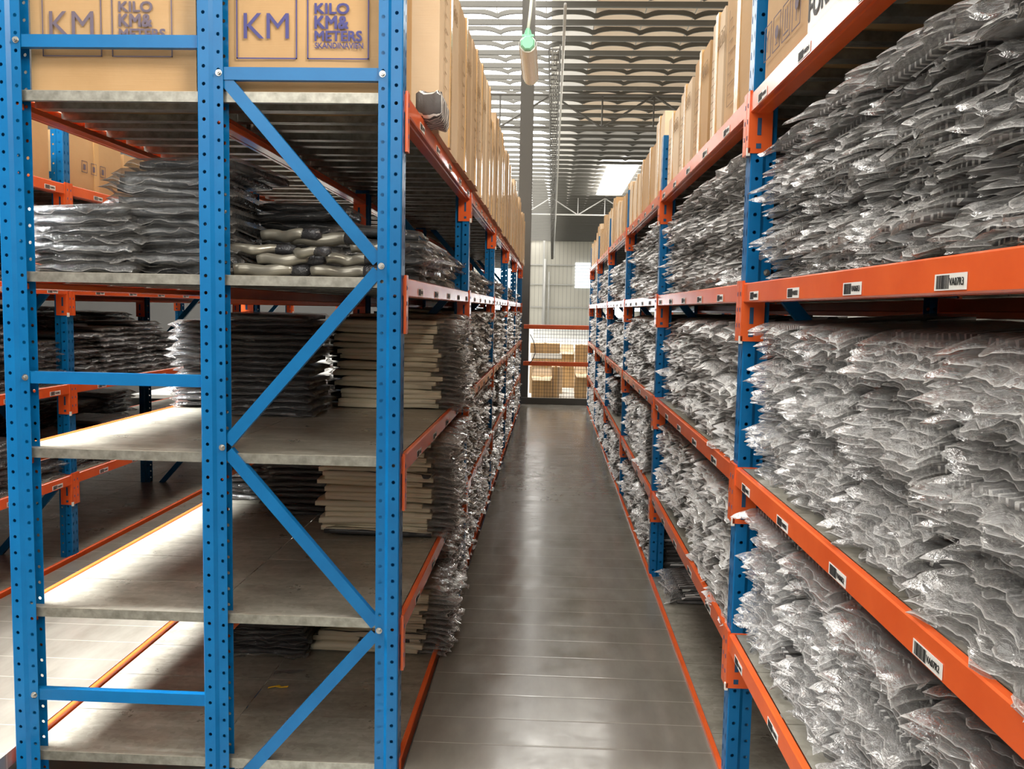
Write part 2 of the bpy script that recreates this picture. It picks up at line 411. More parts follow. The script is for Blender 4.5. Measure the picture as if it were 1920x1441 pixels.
# far wall and side walls
slab('wall_back', -9, 14, 68, 68.2, -1, ROOF+.3, M_wall)
slab('wall_left', -6.2, -6, -8, 68, -1, ROOF+.3, M_wallshade)
slab('wall_right', 14, 14.2, -8, 68, -1, ROOF+.3, M_wall)
for i, z in enumerate((4.9, 3.35, 1.55, .1)):
    slab('trim_%d' % (i+1), -9, 14, 67.9, 68, z, z+.09, M_steel2)
wins = [(2.25, 3.65, 3.15, 5.15), (-4.3, -2.6, 3.3, 5.0), (-5.9, -2.4, .3, 2.9), (5.0, 6.5, 3.15, 5.15), (5.0, 6.5, .6, 2.6)]
for i, (x0, x1, z0, z1) in enumerate(wins):
    slab('window_%d' % (i+2), x0, x1, 67.85, 67.95, z0, z1, M_window if i else M_window2)
slab('window_9', -5.7, -4.2, 14.0, 19.0, ROOF+.02, ROOF+.05, M_spot)
slab('floor', -6, 14, 10.58, 68, -.10, -.045, M_concrete, 'pale warehouse floor beyond the guard rail')
# wall columns
for x in (-.35, -1.5):
    slab('wall_column', x, x+.16, 67.5, 67.7, -1, ROOF, M_steel2)

# steel column at the end of the left rack
def ibeam(h, w, d, t):
    b = MB(); b.box(-w/2, w/2, -d/2, -d/2+t, 0, h); b.box(-w/2, w/2, d/2-t, d/2, 0, h); b.box(-t/2, t/2, -d/2+t, d/2-t, 0, h); return b
cb_ = ibeam(ROOF+.95, .19, .22, .014); cb_.box(-.16,.16,-.16,.16,0,.02)
struct('column', cb_.mesh('column', [M_steel]), (.0, 10.72, -.9), label='dark grey steel column at the end of the left rack')
b = MB(); b.box(.21, 1.1, 10.5, 10.56, -.10, .055); b.box(-.02, .0, 10.5, 10.56, -.1, .055)
b = MB(); b.box(.0, 1.15, 10.51, 10.57, -.12, .055); struct('trim_7', b.mesh('kick_plate', [M_steel]), label='dark steel kick plate closing the aisle floor')

# ------------------------------------------------------------------ storage racks
LV = {'A': 1.985, 'B': 1.455, 'C': .922, 'D': .425}
BAY = 2.05
def upright_mesh(h):
    """roll formed post section, aisle face at x=0, opening towards +x"""
    t = .0025
    sec = [(.0,.003),(.003,0),(.034,0),(.044,.009),(.072,.009),(.072,.009+t),(.0445,.009+t),(.034,t),(.003+t,t),(t,.003+t)]
    sec2 = [(x,.065-y) for x, y in sec]
    pts = sec + sec2[::-1]
    n = len(pts); V = [(x,y,z) for z in (0,h) for x, y in pts]
    F = [(i,(i+1)%n,n+(i+1)%n,n+i) for i in range(n)]
    b = MB(); b.add(V, F)
    def ring(k): return k
    # end caps as strips
    for zz in (0, 1):
        o = zz*n
        for i in range(4): b.f.append((o+i, o+i+1, o+8-i, o+9-i)); b.m.append(0)
        for i in range(4): b.f.append((o+10+i, o+11+i, o+18-i, o+19-i)); b.m.append(0)
        b.f.append((o+0, o+9, o+10, o+19)); b.m.append(0)
    return b.mesh('upright', [M_perf])
Z0P = -.9
up_tall = upright_mesh(4.2); up_mid = upright_mesh(2.27-Z0P); up_low = upright_mesh(2.0-Z0P)

def brace_mesh(p, q):
    """open channel brace between two points, web towards -y"""
    p = Vector(p); q = Vector(q); d = (q-p).normalized(); up = Vector((0,1,0)).cross(d)
    w = .036; dp = .022; t = .002
    b = MB(); V = []
    prof = [(0,-w/2),(0,w/2),(dp,w/2),(dp,w/2-t),(t,w/2-t),(t,-w/2+t),(dp,-w/2+t),(dp,-w/2)]
    for c in (p, q):
        for y, u in prof: V.append(c + Vector((0,1,0))*y + up*u)
    n = 8; F = [(i,(i+1)%n,n+(i+1)%n,n+i) for i in range(n)]
    for o in (0, n): F += [(o+0,o+1,o+4,o+5),(o+1,o+2,o+3,o+4),(o+0,o+5,o+6,o+7)]
    b.add(V, F); return b.mesh('brace', [M_blue])
def bolt_mesh():
    b = MB(); b.tube([(0,-.002,0),(0,.0,0)], .0095, 14); b.tube([(0,-.009,0),(0,-.002,0)], .0065, 6); b.tube([(0,-.0125,0),(0,-.009,0)], .0035, 8)
    b.tube([(0,.003,0),(0,.05,0)], .003, 6); b.tube([(0,.05,0),(0,.058,0)], .007, 6)
    return b.mesh('bolt', [M_bolt])
bm_ = bolt_mesh()
def beam_mesh(L_):
    b = MB(); b.box(0, .018, 0, L_, -.054, 0); b.box(.018, .058, 0, L_, -.054, -.034)
    return b.mesh('beam', [M_orange], bev=.003)
beam_me = beam_mesh(BAY-.004)
def connector_mesh():
    """bracket at the near end of a beam; x=0 beam face"""
    b = MB()
    b.box(-.004, .004, -.031, .003, -.165, .008)                   # plate on the post face
    b.box(-.004, .062, .0, .004, -.165, .002)                      # end plate
    b.box(.022, .031, .0035, .0055, -.115, -.068, 1)
    b.box(.020, .032, .0035, .0055, -.152, -.140, 1)
    for z in (-.03, -.075, -.12): b.box(-.0048, -.0040, -.020, -.014, z-.006, z+.006, 1)
    return b.mesh('connector', [M_orange, M_slot])
con_me = connector_mesh()
def connector_far_mesh():
    b = MB()
    b.box(-.004, .004, -.003, .031, -.165, .008); b.box(-.004, .062, -.004, .0, -.165, .002)
    b.box(.020, .031, -.0055, -.0035, -.115, -.068, 1); b.box(.018, .032, -.0055, -.0035, -.152, -.138, 1)
    for z in (-.03, -.075, -.12): b.box(-.0048, -.0040, .014, .020, z-.006, z+.006, 1)
    return b.mesh('connector', [M_orange, M_slot])
con2_me = connector_far_mesh()
def clip_mesh():
    b = MB(); b.box(-.007, .002, -.004, .006, -.172, -.150); return b.mesh('clip', [M_white])
clip_me = clip_mesh()
def shelf_mesh(wx, L_, n=7):
    """row of folded galvanised trays, top at z=0, with stiffening folds beneath"""
    b = MB(); p = L_/n
    for i in range(n):
        y0 = i*p + .0015; y1 = (i+1)*p - .0015
        b.box(0, wx, y0, y1, -.0015, 0, 0)
        b.box(0, wx, y0, y0+.0015, -.030, -.0015, 1); b.box(0, wx, y1-.0015, y1, -.030, -.0015, 1)
        b.box(0, wx, y0+.0015, y0+.018, -.030, -.0285, 1); b.box(0, wx, y1-.018, y1-.0015, -.030, -.0285, 1)
        ym = (y0+y1)/2; b.box(.01, wx-.01, ym-.022, ym+.022, -.026, -.0015, 1)
    return b.mesh('shelf', [M_galv, M_galvedge])
sh_near = shelf_mesh(.580, BAY-.006); sh_in = shelf_mesh(.580, BAY-.006)

def label_mesh(code):
    """barcode sticker: faces -x, reads along -y ... built facing local -x, text direction +u"""
    b = MB(); wdt, h = .098, .023
    b.box(-.0006, 0, -wdt/2, wdt/2, -h/2, h/2, 0)
    rnd = random.Random(code); y = wdt/2-.006
    while y > .004:
        w = rnd.choice((.0008,.0012,.002)); b.box(-.0010, -.0006, y-w, y, -h/2+.002, h/2-.002, 1); y -= w + rnd.choice((.0008,.0014))
    put_text(b, code, (-.0010, .001, -.0052), (0,-1,0), (0,0,1), width=.042, height=.0105, bold=.012, mi=1)
    return b.mesh('label', [M_white, M_black])
_lab = {}
def label_for(code):
    if code not in _lab: _lab[code] = label_mesh(code)
    return _lab[code]

def rack(name, label, faceX, inward, k0, k1, tall, mid, braces=True, labels=None, levels='ABCD', base=True, inner=True, ends=True):
    """double rack of three post rows; aisle face at faceX, depth running 'inward' (+1/-1)"""
    root = link(name, None); tag(root, label, 'storage rack')
    s = inward
    rows = [(faceX, s), (faceX + s*.597, -s), (faceX + s*1.196, -s)] if inner else [(faceX, s)]
    def face(row): return row[0]
    for k in range(k0, k1+1):
        y = k*BAY
        for r, (x, d) in enumerate(rows):
            me = tall if k == 0 else mid
            if d > 0: o = link('upright', me, root, (x, y, Z0P))
            else:     o = link('upright', me, root, (x, y+.065, Z0P), (0,0,math.pi))
            # hole rows start on a multiple of 0.05 m
        if braces and inner:
            xa = faceX + s*.06; xb = faceX + s*(.597-.06)
            zz = [2.033+ .545, 2.033, 1.487, .940, .393, -.155]
            yb = y + .014
            link('horizontal_brace', brace_mesh((xa - s*.03,yb,2.033) if s > 0 else (xb - .03*0,yb,2.033), (xb + s*.0,yb,2.033) if s > 0 else (xa,yb,2.033)) if False else brace_mesh((min(xa,xb),yb,2.033),(max(xa,xb),yb,2.033)), root)
            for i in range(4):
                pa = (xb, yb, zz[i+1]) if i % 2 == 0 else (xa, yb, zz[i+1])
                pb = (xa, yb, zz[i+2]) if i % 2 == 0 else (xb, yb, zz[i+2])
                if pa[0] > pb[0]: pa, pb = pb, pa
                dv = (Vector(pb)-Vector(pa)).normalized()*.012
                link('diagonal_brace', brace_mesh(Vector(pa)+dv*1.6+Vector((0,.003,0)), Vector(pb)-dv*1.6+Vector((0,.003,0))), root)
            if k == 0:
                for i in range(5): link('bolt', bm_, root, ((xb if i % 2 else xa) if i else xb, y+.009, zz[i+1] if i < 5 else 0)) if False else None
                for xx, z in ((xb,2.033),(xa,2.033),(xa,1.487),(xb,.940),(xa,.393)): link('bolt', bm_, root, (xx, y+.009, z))
            xc = faceX + s*(.597+.0); xd = faceX + s*(1.196-.06)
            for z in (2.122, 1.137, .150):
                h = link('horizontal_brace', brace_mesh((min(xc,xd)+.0,yb,z),(max(xc,xd)-.0,yb,z)), root)
                if k == 0: link('bolt', bm_, root, (xd, y+.009, z))
    for k in range(k0, k1):
        y = k*BAY + .0325
        for lv in levels + ('E' if base else ''):
            z = LV[lv] if lv != 'E' else -.022
            for r, (x, d) in enumerate(rows):
                z = (LV[lv] if lv != 'E' else -.022) - (.034 if r == 1 else 0)
                bo = link('beam', beam_me, root, (x - d*.006, y+.002, z) if d > 0 else (x - d*.006, y+BAY-.002, z), (0,0,0 if d > 0 else math.pi))
                # brackets: children of the beam (two per beam)
                near, far = (con_me, con2_me) if d > 0 else (con2_me, con_me)
                if lv != 'E' or r:
                    ya = .0305; yb2 = BAY-.004-.0305
                    c1 = link('end_bracket', con_me, bo, (0, .031, 0)); c2 = link('end_bracket', con2_me, bo, (0, BAY-.004-.031, 0))
                    if r == 0: link('safety_clip', clip_me, bo, (0, .031 if s < 0 else BAY-.004-.031, 0))
                if labels and r == 0 and lv in labels:
                    for j, (ly, code) in enumerate(labels[lv](k)):
                        lo = link('barcode_label', label_for(code), bo)
                        if d > 0: lo.location = (-.0008, ly - (y+.002), -.037)
                        else:
                            lo.location = (-.0008, (y+BAY-.002) - ly, -.037)
            zs = LV[lv] - .001 if lv != 'E' else -.038
            xs = sorted((faceX + s*.014, faceX + s*.594)); link('shelf', sh_near, root, (xs[0], y+.003-.012, zs))
            if inner:
                xs = sorted((faceX + s*.5975, faceX + s*1.1775)); link('shelf', sh_in, root, (xs[0], y+.003-.012, zs))
    return root

def lab(suffix):
    def f(k):
        out = []
        base = 4 - 0
        for j, off in enumerate((-.141, -.525, -.918, -1.313, -1.71)):
            yy = (k+1)*BAY + off
            n = 4 + j - 5*(k+1)
            while n < 1: n += 10
            out.append((yy, 'VA%02dR%s' % (n, suffix)))
        return out
    return f
RL = {'A': lab('4'), 'B': lab('3'), 'C': lab('2'), 'D': lab('1')}
rack('storage_rack', 'long blue and orange storage rack along the left side of the aisle', -.010, -1, 0, 5, up_tall, up_low, True, RL)
rack('storage_rack', 'long blue and orange storage rack with barcode labels on the right side of the aisle', .982, 1, -1, 5, up_tall, up_mid, True, RL)
rack('storage_rack', 'blue and orange storage rack beyond the second aisle, seen through the left rack', -2.165, -1, -1, 3, up_tall, up_mid, True, RL)

# ------------------------------------------------------------------ cartons
def carton_mesh(w, d, h, mat, tape_x=True, tape_side=True, seed=0):
    """w along x, d along y; slightly bulged sides, tape over the top seam and down the ends"""
    rnd = random.Random(seed); n = 6
    V = []; F = []; mi = []
    def face(o, u, v_, nrm, su, sv):
        base = len(V)
        for i in range(n+1):
            for j in range(n+1):
                a = i/n; c = j/n; bl = .006*math.sin(math.pi*a)*math.sin(math.pi*c)*rnd.uniform(.6,1.2)
                V.append(tuple(Vector(o)+Vector(u)*su*a+Vector(v_)*sv*c+Vector(nrm)*bl))
        for i in range(n):
            for j in range(n):
                F.append((base+i*(n+1)+j, base+(i+1)*(n+1)+j, base+(i+1)*(n+1)+j+1, base+i*(n+1)+j+1)); mi.append(0)
    x0, y0 = -w/2, -d/2
    face((x0,y0,0),(1,0,0),(0,0,1),(0,-1,0),w,h); face((-x0,-y0,0),(-1,0,0),(0,0,1),(0,1,0),w,h)
    face((x0,-y0,0),(0,-1,0),(0,0,1),(-1,0,0),d,h); face((-x0,y0,0),(0,1,0),(0,0,1),(1,0,0),d,h)
    face((x0,y0,h),(1,0,0),(0,1,0),(0,0,1),w,d); face((x0,-y0,0),(1,0,0),(0,-1,0),(0,0,-1),w,d)
    me = npmesh('carton', V, F, [mat, M_tape], mi, True)
    bm = bmesh.new(); bm.from_mesh(me); bmesh.ops.remove_doubles(bm, verts=bm.verts, dist=.0008)
    bmesh.ops.recalc_face_normals(bm, faces=bm.faces)
    for e in bm.edges:
        if len(e.link_faces) == 2 and e.calc_face_angle(0) > .8: e.smooth = False
    bm.to_mesh(me); bm.free(); return me
def tape_mesh(w, d, h, axis):
    b = MB(); e = .0075; t = .025
    if axis == 'y':   # seam along y, tails down the -y and +y faces
        b.box(-t, t, -d/2-.001, d/2+.001, h+.0005, h+e); 
        for s in (-1,1): b.box(-t, t, s*(d/2) - (e if s < 0 else 0), s*(d/2) + (e if s > 0 else 0), h*.0+.002, h+e)
    else:
        b.box(-w/2-.001, w/2+.001, -t, t, h+.0005, h+e)
        for s in (-1,1): b.box(s*(w/2) - (e if s < 0 else 0), s*(w/2) + (e if s > 0 else 0), -t, t, .002, h+e)
    return b.mesh('tape', [M_tape])
def carton(x, y, z, w, d, h, label, ax='x', mat=0, rz=0.0, group=None, seed=None):
    o = link('carton', carton_mesh(w, d, h, M_card[mat], seed=seed or int(abs(x*977+y*131)*10)), None, (x,y,z), (0,0,rz)); tag(o, label, 'box', group)
    link('packing_tape', tape_mesh(w, d, h, ax), o) if ax else None
    return o
ZA = LV['A'] - .001
# printed cartons at the head of the left rack
def km_print(dx, zb):
    b = MB(); t = .0035; y = 0
    def rect(x0, x1, z0, z1):
        b.box(x0,x1,-.001,0,z0,z0+t); b.box(x0,x1,-.001,0,z1-t,z1); b.box(x0,x0+t,-.001,0,z0,z1); b.box(x1-t,x1,-.001,0,z0,z1)
    rect(0, .180, 0, .190); rect(.210, .392, 0, .190)
    put_text(b, 'KM', (.022,-.001,.058), (1,0,0), (0,0,1), width=.134, height=.072, bold=0.0)
    for txt, z, w_, h_, bd in (('KILO', .129, .100, .029, .045), ('KM&', .087, .098, .035, .045), ('METERS', .052, .138, .028, .045), ('SKANDINAVIEN', .031, .142, .016, .02)):
        put_text(b, txt, (.233,-.001,z), (1,0,0), (0,0,1), width=w_, height=h_, bold=bd)
    return b
c1 = carton(-.315, .315, ZA, .475, .50, .70, 'tan carton with blue printed boxes, above the diagonal brace of the left rack', 'x', 0)
p_ = km_print(0, 0); link('printed_logo', p_.mesh('print', [M_ink]), c1, (-.197, -.2575, .102))
c2 = carton(-.885, .315, ZA, .50, .50, .70, 'tan carton with printed boxes at the upper left corner of the left rack', 'x', 0)
link('printed_logo', km_print(0, 0).mesh('print', [M_ink2]), c2, (-.21, -.2575, .105))
def side_print(d, h, sgn=1, seed=0):
    """faint line print on the aisle side of a carton, facing local +x"""
    rnd = random.Random(seed); b = MB(); x = .0
    y0 = -d*.32; z = h*.12
    b.box(0,.0008,y0,y0+.003,z,z+h*.62)
    for i in range(9):
        zz = z + h*.62*i/9; b.box(0,.0008,y0,y0+rnd.uniform(.03,.10),zz,zz+.003)
    for i in range(3):
        a = d*.12+i*.045; zz = h*.70
        b.box(0,.0008,a,a+.034,zz,zz+.002); b.box(0,.0008,a,a+.034,zz+.05,zz+.052); b.box(0,.0008,a,a+.002,zz,zz+.05); b.box(0,.0008,a+.032,a+.034,zz,zz+.05); b.box(0,.0008,a+.011,a+.023,zz+.012,zz+.038)
    return b.mesh('side_print', [M_faint])
# row along the left aisle
WORDS = ['first','second','third','fourth','fifth','sixth','seventh','eighth','ninth','tenth','eleventh','twelfth','thirteenth','fourteenth','fifteenth','sixteenth','seventeenth','eighteenth','nineteenth','twentieth','twenty-first','twenty-second','twenty-third','twenty-fourth','twenty-fifth','twenty-sixth','twenty-seventh','twenty-eighth','twenty-ninth','thirtieth']
rnd = random.Random(3)
y = .60; i = 0
while y < 10.0:
    d = rnd.choice((.42,.50,.56)); h = rnd.choice((.60,.66,.70,.72)); w = .54
    if i == 0: d = .62; h = .74
    if i == 1: d = .50; h = .66
    o = carton(-.255+rnd.uniform(-.008,.012), y+d/2, ZA, w, d-.012, h, 'tall tan carton on the left rack top, %s behind the printed carton' % WORDS[i], 'x', rnd.choice((1,2,1)), rnd.uniform(-.02,.02), seed=i+40)
    if i < 9: link('side_print', side_print(d, h, 1, i), o, (w/2+.0068,0,0))
    y += d; i += 1
# behind them, inner column of the left rack top
y = .60; i = 0
while y < 6:
    carton(-.88, y+.26, ZA, .50, .50, .60, 'brown carton on the inner left rack top, %s behind the printed one' % WORDS[i], 'y', 2, seed=i+90); y += .53; i += 1
# right rack top cartons
rr = [(-1.45,-.95,.62,0),(-.90,-.06,.64,0),(.10,.52,.50,0),(.56,.80,.43,1),(.84,1.20,.40,0),(1.24,1.60,.37,1),(1.64,1.98,.34,1)]
for i, (a, c, h, mt) in enumerate(rr):
    o = carton(1.265, (a+c)/2, ZA, .53, c-a-.01, h, ['tan carton with a striped black and white label on the right rack top',
        'tan carton with handling symbols on the right rack top, beside the nearest tall post', 'tall tan carton just beyond the nearest tall post on the right rack',
        'narrow pale carton, second beyond the nearest tall post on the right rack','tan carton, third beyond the nearest tall post on the right rack',
        'pale carton, fourth beyond the nearest tall post on the right rack','pale carton just before the second post on the right rack top'][i], 'x' if i != 1 else None, mt, rnd.uniform(-.02,.02), seed=i+200)
    if i > 1: link('side_print', side_print(c-a, h, 1, i+60), o, (-.2718,0,0), (0,0,math.pi))
    if i == 1:
        b = MB()
        for j in range(4):
            a0 = .405 - j*.0895; z0 = .062
            b.box(-.0008,0,a0-.07,a0,z0,z0+.0025); b.box(-.0008,0,a0-.07,a0,z0+.088,z0+.0905); b.box(-.0008,0,a0-.0025,a0,z0,z0+.09); b.box(-.0008,0,a0-.07,a0-.0675,z0,z0+.09)
            if j == 0: put_text(b, 'Y', (-.0008,a0-.02,z0+.02), (0,-1,0), (0,0,1), width=.03, height=.05, bold=.02)
            if j == 1: b.tube([(-.0006,a0-.035,z0+.045),(-.0001,a0-.035,z0+.045)], .017, 14); b.box(-.0008,0,a0-.037,a0-.033,z0+.016,z0+.04); b.box(-.0008,0,a0-.045,a0-.025,z0+.014,z0+.017)
            if j == 2: b.box(-.0008,0,a0-.028,a0-.024,z0+.024,z0+.075); b.box(-.0008,0,a0-.046,a0-.042,z0+.024,z0+.075); b.box(-.0008,0,a0-.058,a0-.012,z0+.014,z0+.018)
            if j == 3: b.tube([(-.0006,a0-.035,z0+.058),(-.0001,a0-.035,z0+.058)], .016, 10); b.box(-.0008,0,a0-.037,a0-.033,z0+.016,z0+.05)
        link('handling_symbols', b.mesh('sym', [M_ink2]), o, (-.2722,0,0))
    if i in (0, 1):
        b = MB(); yy = .0 if i == 1 else .24
        b.box(-.0008,0,yy-.30,yy,.016,.105,0)
        put_text(b, 'FORMAK', (-.0016,yy-.006,.040), (0,-1,0), (0,0,1), width=.280, height=.055, bold=.035, mi=1)
        if i == 1: link('printed_label', b.mesh('plabel', [M_white, M_black]), o, (-.2720,0,0))
y = 2.14; i = 0
rnd = random.Random(11)
while y < 10.1:
    d = rnd.choice((.30,.38,.46)); h = rnd.choice((.30,.34,.38,.43)); 
    if abs(((y+d) % BAY)) < .08: d -= .09
    carton(1.262, y+d/2, ZA, .53, d-.012, h, 'tan carton on the right rack top, %s beyond the second post' % WORDS[i], 'x', rnd.choice((0,1,1)), rnd.uniform(-.03,.03), seed=i+300)
    y += d; i += 1
# far rack cartons (seen through the left rack)
y = -.9; i = 0
for (a, c, h) in ((.05,.60,.30),(.62,1.25,.30),(1.28,1.98,.30),(2.14,2.75,.30),(2.78,3.35,.28),(3.38,3.95,.30)):
    o = carton(-2.45, (a+c)/2, ZA, .50, c-a-.01, h, 'brown carton with symbols on the rack beyond the second aisle, %s in its row' % WORDS[i], 'x', 0, seed=i+500); i += 1
    b = MB()
    for j in range(3):
        a0 = .10 - j*.10; z0 = .10
        b.box(0,.0008,a0-.06,a0,z0,z0+.003); b.box(0,.0008,a0-.06,a0,z0+.06,z0+.063); b.box(0,.0008,a0-.003,a0,z0,z0+.06); b.box(0,.0008,a0-.06,a0-.057,z0,z0+.06); b.box(0,.0008,a0-.042,a0-.018,z0+.015,z0+.045)
    link('handling_symbols', b.mesh('sym', [M_ink2]), o, (.2570,0,0))

# ------------------------------------------------------------------ bagged garments
def grid(nx, ny):
    I = np.arange((nx+1)*(ny+1)).reshape(nx+1, ny+1)
    return np.stack([I[:-1,:-1], I[1:,:-1], I[1:,1:], I[:-1,1:]], -1).reshape(-1, 4)
def wavy(rng, A, U, V_, n=5, f=(1.5, 6)):
    z = np.zeros_like(U)
    for _ in range(n):
        a, b_, p, q = rng.uniform(*f), rng.uniform(*f), rng.uniform(0, 6.28), rng.uniform(0, 6.28)
        z += np.sin(U*a + p + V_*b_*rng.choice((-1,1)) + q)
    return A*z/n
def garment_arrays(seed, w, d, t, nx=10, ny=12, wav=.003, lip=3):
    """folded cloth slab, front edge at x=0, body to x=-d, width along y, base at z=0"""
    rng = np.random.default_rng(seed)
    u = np.linspace(-1, 1, nx+1); v = np.linspace(-1, 1, ny+1)
    u = np.sign(u)*np.abs(u)**.7; v = np.sign(v)*np.abs(v)**.8
    U, V_ = np.meshgrid(u, v, indexing='ij')
    r = .62 + .38*(np.clip(1-np.abs(U)**10, 0, 1)*np.clip(1-np.abs(V_)**10, 0, 1))**.5
    X = -d/2 + U*d/2 + wavy(rng, .006, U*2, V_*2); Y = V_*w/2 + wavy(rng, .006, U*2, V_*2)
    mid = t/2 + wavy(rng, wav, U, V_)
    Zt = mid + r*t/2 + wavy(rng, wav*.5, U*3, V_*3)*r; Zb = mid - r*t/2
    Vt = np.stack([X, Y, Zt], -1).reshape(-1, 3); Vb = np.stack([X, Y, Zb], -1).reshape(-1, 3)
    F = grid(nx, ny); n = len(Vt)
    I = np.arange(n).reshape(nx+1, ny+1)
    ring = np.concatenate([I[:-1,0], I[-1,:-1], I[:0:-1,-1], I[0,:0:-1]]); nr = np.roll(ring, -1)
    sides = np.stack([ring, ring+n, nr+n, nr], -1)
    return np.concatenate([Vt, Vb]), np.concatenate([F, F[:, ::-1] + n, sides])
def film_arrays(seed, w, d, t, fr=.06, side=.03, nx=14, ny=18, amp=.010, droop=.010, full=True):
    """clear pouch around the slab; open ruffled edge at the front"""
    rng = np.random.default_rng(seed+999)
    xs = np.concatenate([np.linspace(-d-.01, -.03, 5), np.linspace(0.0, 1, nx-4)*fr]) if full else np.linspace(-.05, fr, nx+1)
    v = np.linspace(-1, 1, ny+1)
    X, V_ = np.meshgrid(xs, v, indexing='ij')
    out = np.clip(X/fr, 0, 1)
    edge = wavy(rng, .026, V_*0, V_*2.2, 4) + wavy(rng, .004, V_*0, V_*9, 4) + .018*np.abs(V_)**5
    X2 = X + out*edge
    sd = np.clip((np.abs(V_)-.9)/.1, 0, 1)
    Y = V_*(w/2+side) + wavy(rng, .012, X*40, V_*6)*out
    ctr = t/2 - droop*out**2 + wavy(rng, amp*1.2, X*12, V_*2.4, 4)*out + wavy(rng, .003, X*25, V_*7, 4)*out
    gap = (t*.55+.002)*(1-out)**.6*(1-sd) + (.002+np.abs(wavy(rng, .007, X*8, V_*4)))*out*(1-sd)
    top = ctr + gap; bot = ctr - gap
    n1, n2 = X.shape[0]-1, X.shape[1]-1; F = grid(n1, n2)
    Vt = np.stack([X2, Y, top], -1).reshape(-1, 3)
    k0 = np.searchsorted(xs, -.001) - 1; k0 = max(k0, 0)
    Vb = np.stack([X2[k0:], Y[k0:], bot[k0:]], -1).reshape(-1, 3); Fb = grid(X.shape[0]-1-k0, n2)
    E = np.where(out >= 1, 1.0, 0.0); E = np.maximum(E, np.where(np.abs(V_) >= 1, .8, 0)); E[out <= 0] *= .5
    return np.concatenate([Vt, Vb]), np.concatenate([F, Fb[:, ::-1]+len(Vt)]), np.concatenate([E.reshape(-1), E[k0:].reshape(-1)])

class Kind:
    def __init__(s, key, name, mats, w, d, t, film_kw, nvar=7, wav=.003, cat='bagged garment', lo_film=True, filmmat=None):
        s.key, s.name, s.mats, s.w, s.d, s.t, s.fk, s.cat = key, name, mats, w, d, t, film_kw, cat
        s.filmmat = filmmat or M_film
        s.g = []; s.f = []; s.glo = []; s.flo = []; s.wav = wav
        for i in range(nvar):
            sd = hash(key) % 1000 if False else sum(map(ord, key))*7 + i*13
            s.g.append(npmesh(key, *garment_arrays(sd, w, d, t, wav=wav), [mats[i % len(mats)]]))
            fa = film_arrays(sd, w, d, t, **film_kw); s.f.append(npmesh(key+'_film', fa[0], fa[1], [s.filmmat], edge=fa[2]))
            s.glo.append(garment_arrays(sd, w, d, t, 3, 5, wav=wav))
            s.flo.append(film_arrays(sd, w, d, t, **dict(film_kw, nx=4, ny=12, full=False)))
        s.items = []   # (distance, matrix, variant, label, near?)
    def put(s, mat, var, label, dist, size=1.0, group=None): s.items.append((dist, mat, var % len(s.g), label, group))
    def flush(s, limit, stufflabel, stuffgroup=None):
        s.items.sort(key=lambda a: a[0])
        near, rest = s.items[:limit], s.items[limit:]
        for dist, mat, var, lb, gr in near:
            o = link(s.name, s.g[var]); o.matrix_world = mat; tag(o, lb, s.cat, gr)
            link('plastic_bag', s.f[var], o)
        if rest:
            mats = list(s.mats) + [s.filmmat]; nm_ = len(s.mats)
            VV = []; FF = []; MI = []; EE = []; n = 0
            for dist, mat, var, lb, gr in rest:
                A = np.array(mat)
                for (V_, F_, E_), mi in (((*s.glo[var], None), var % nm_), (s.flo[var], nm_)):
                    V2 = V_ @ A[:3,:3].T + A[:3,3]; VV.append(V2); FF.append(F_+n); MI.append(np.full(len(F_), mi)); n += len(V2); EE.append(np.zeros(len(V2)) if E_ is None else E_)
            me = npmesh(s.key+'_rest', np.concatenate(VV), np.concatenate(FF), mats, np.concatenate(MI), edge=np.concatenate(EE))
            o = link(s.name, me); tag(o, stufflabel, s.cat, stuffgroup, 'stuff')
        return len(near), len(rest)
def TM(x, y, z, rz, rx=0.0, ry=0.0, sx=1.0, sy=1.0, sz=1.0):
    return Matrix.Translation((x,y,z)) @ Euler((rx, ry, rz), 'XYZ').to_matrix().to_4x4() @ Matrix.Diagonal((sx,sy,sz,1))
def dist(x, y, z): return (Vector((x,y,z))-CAM).length

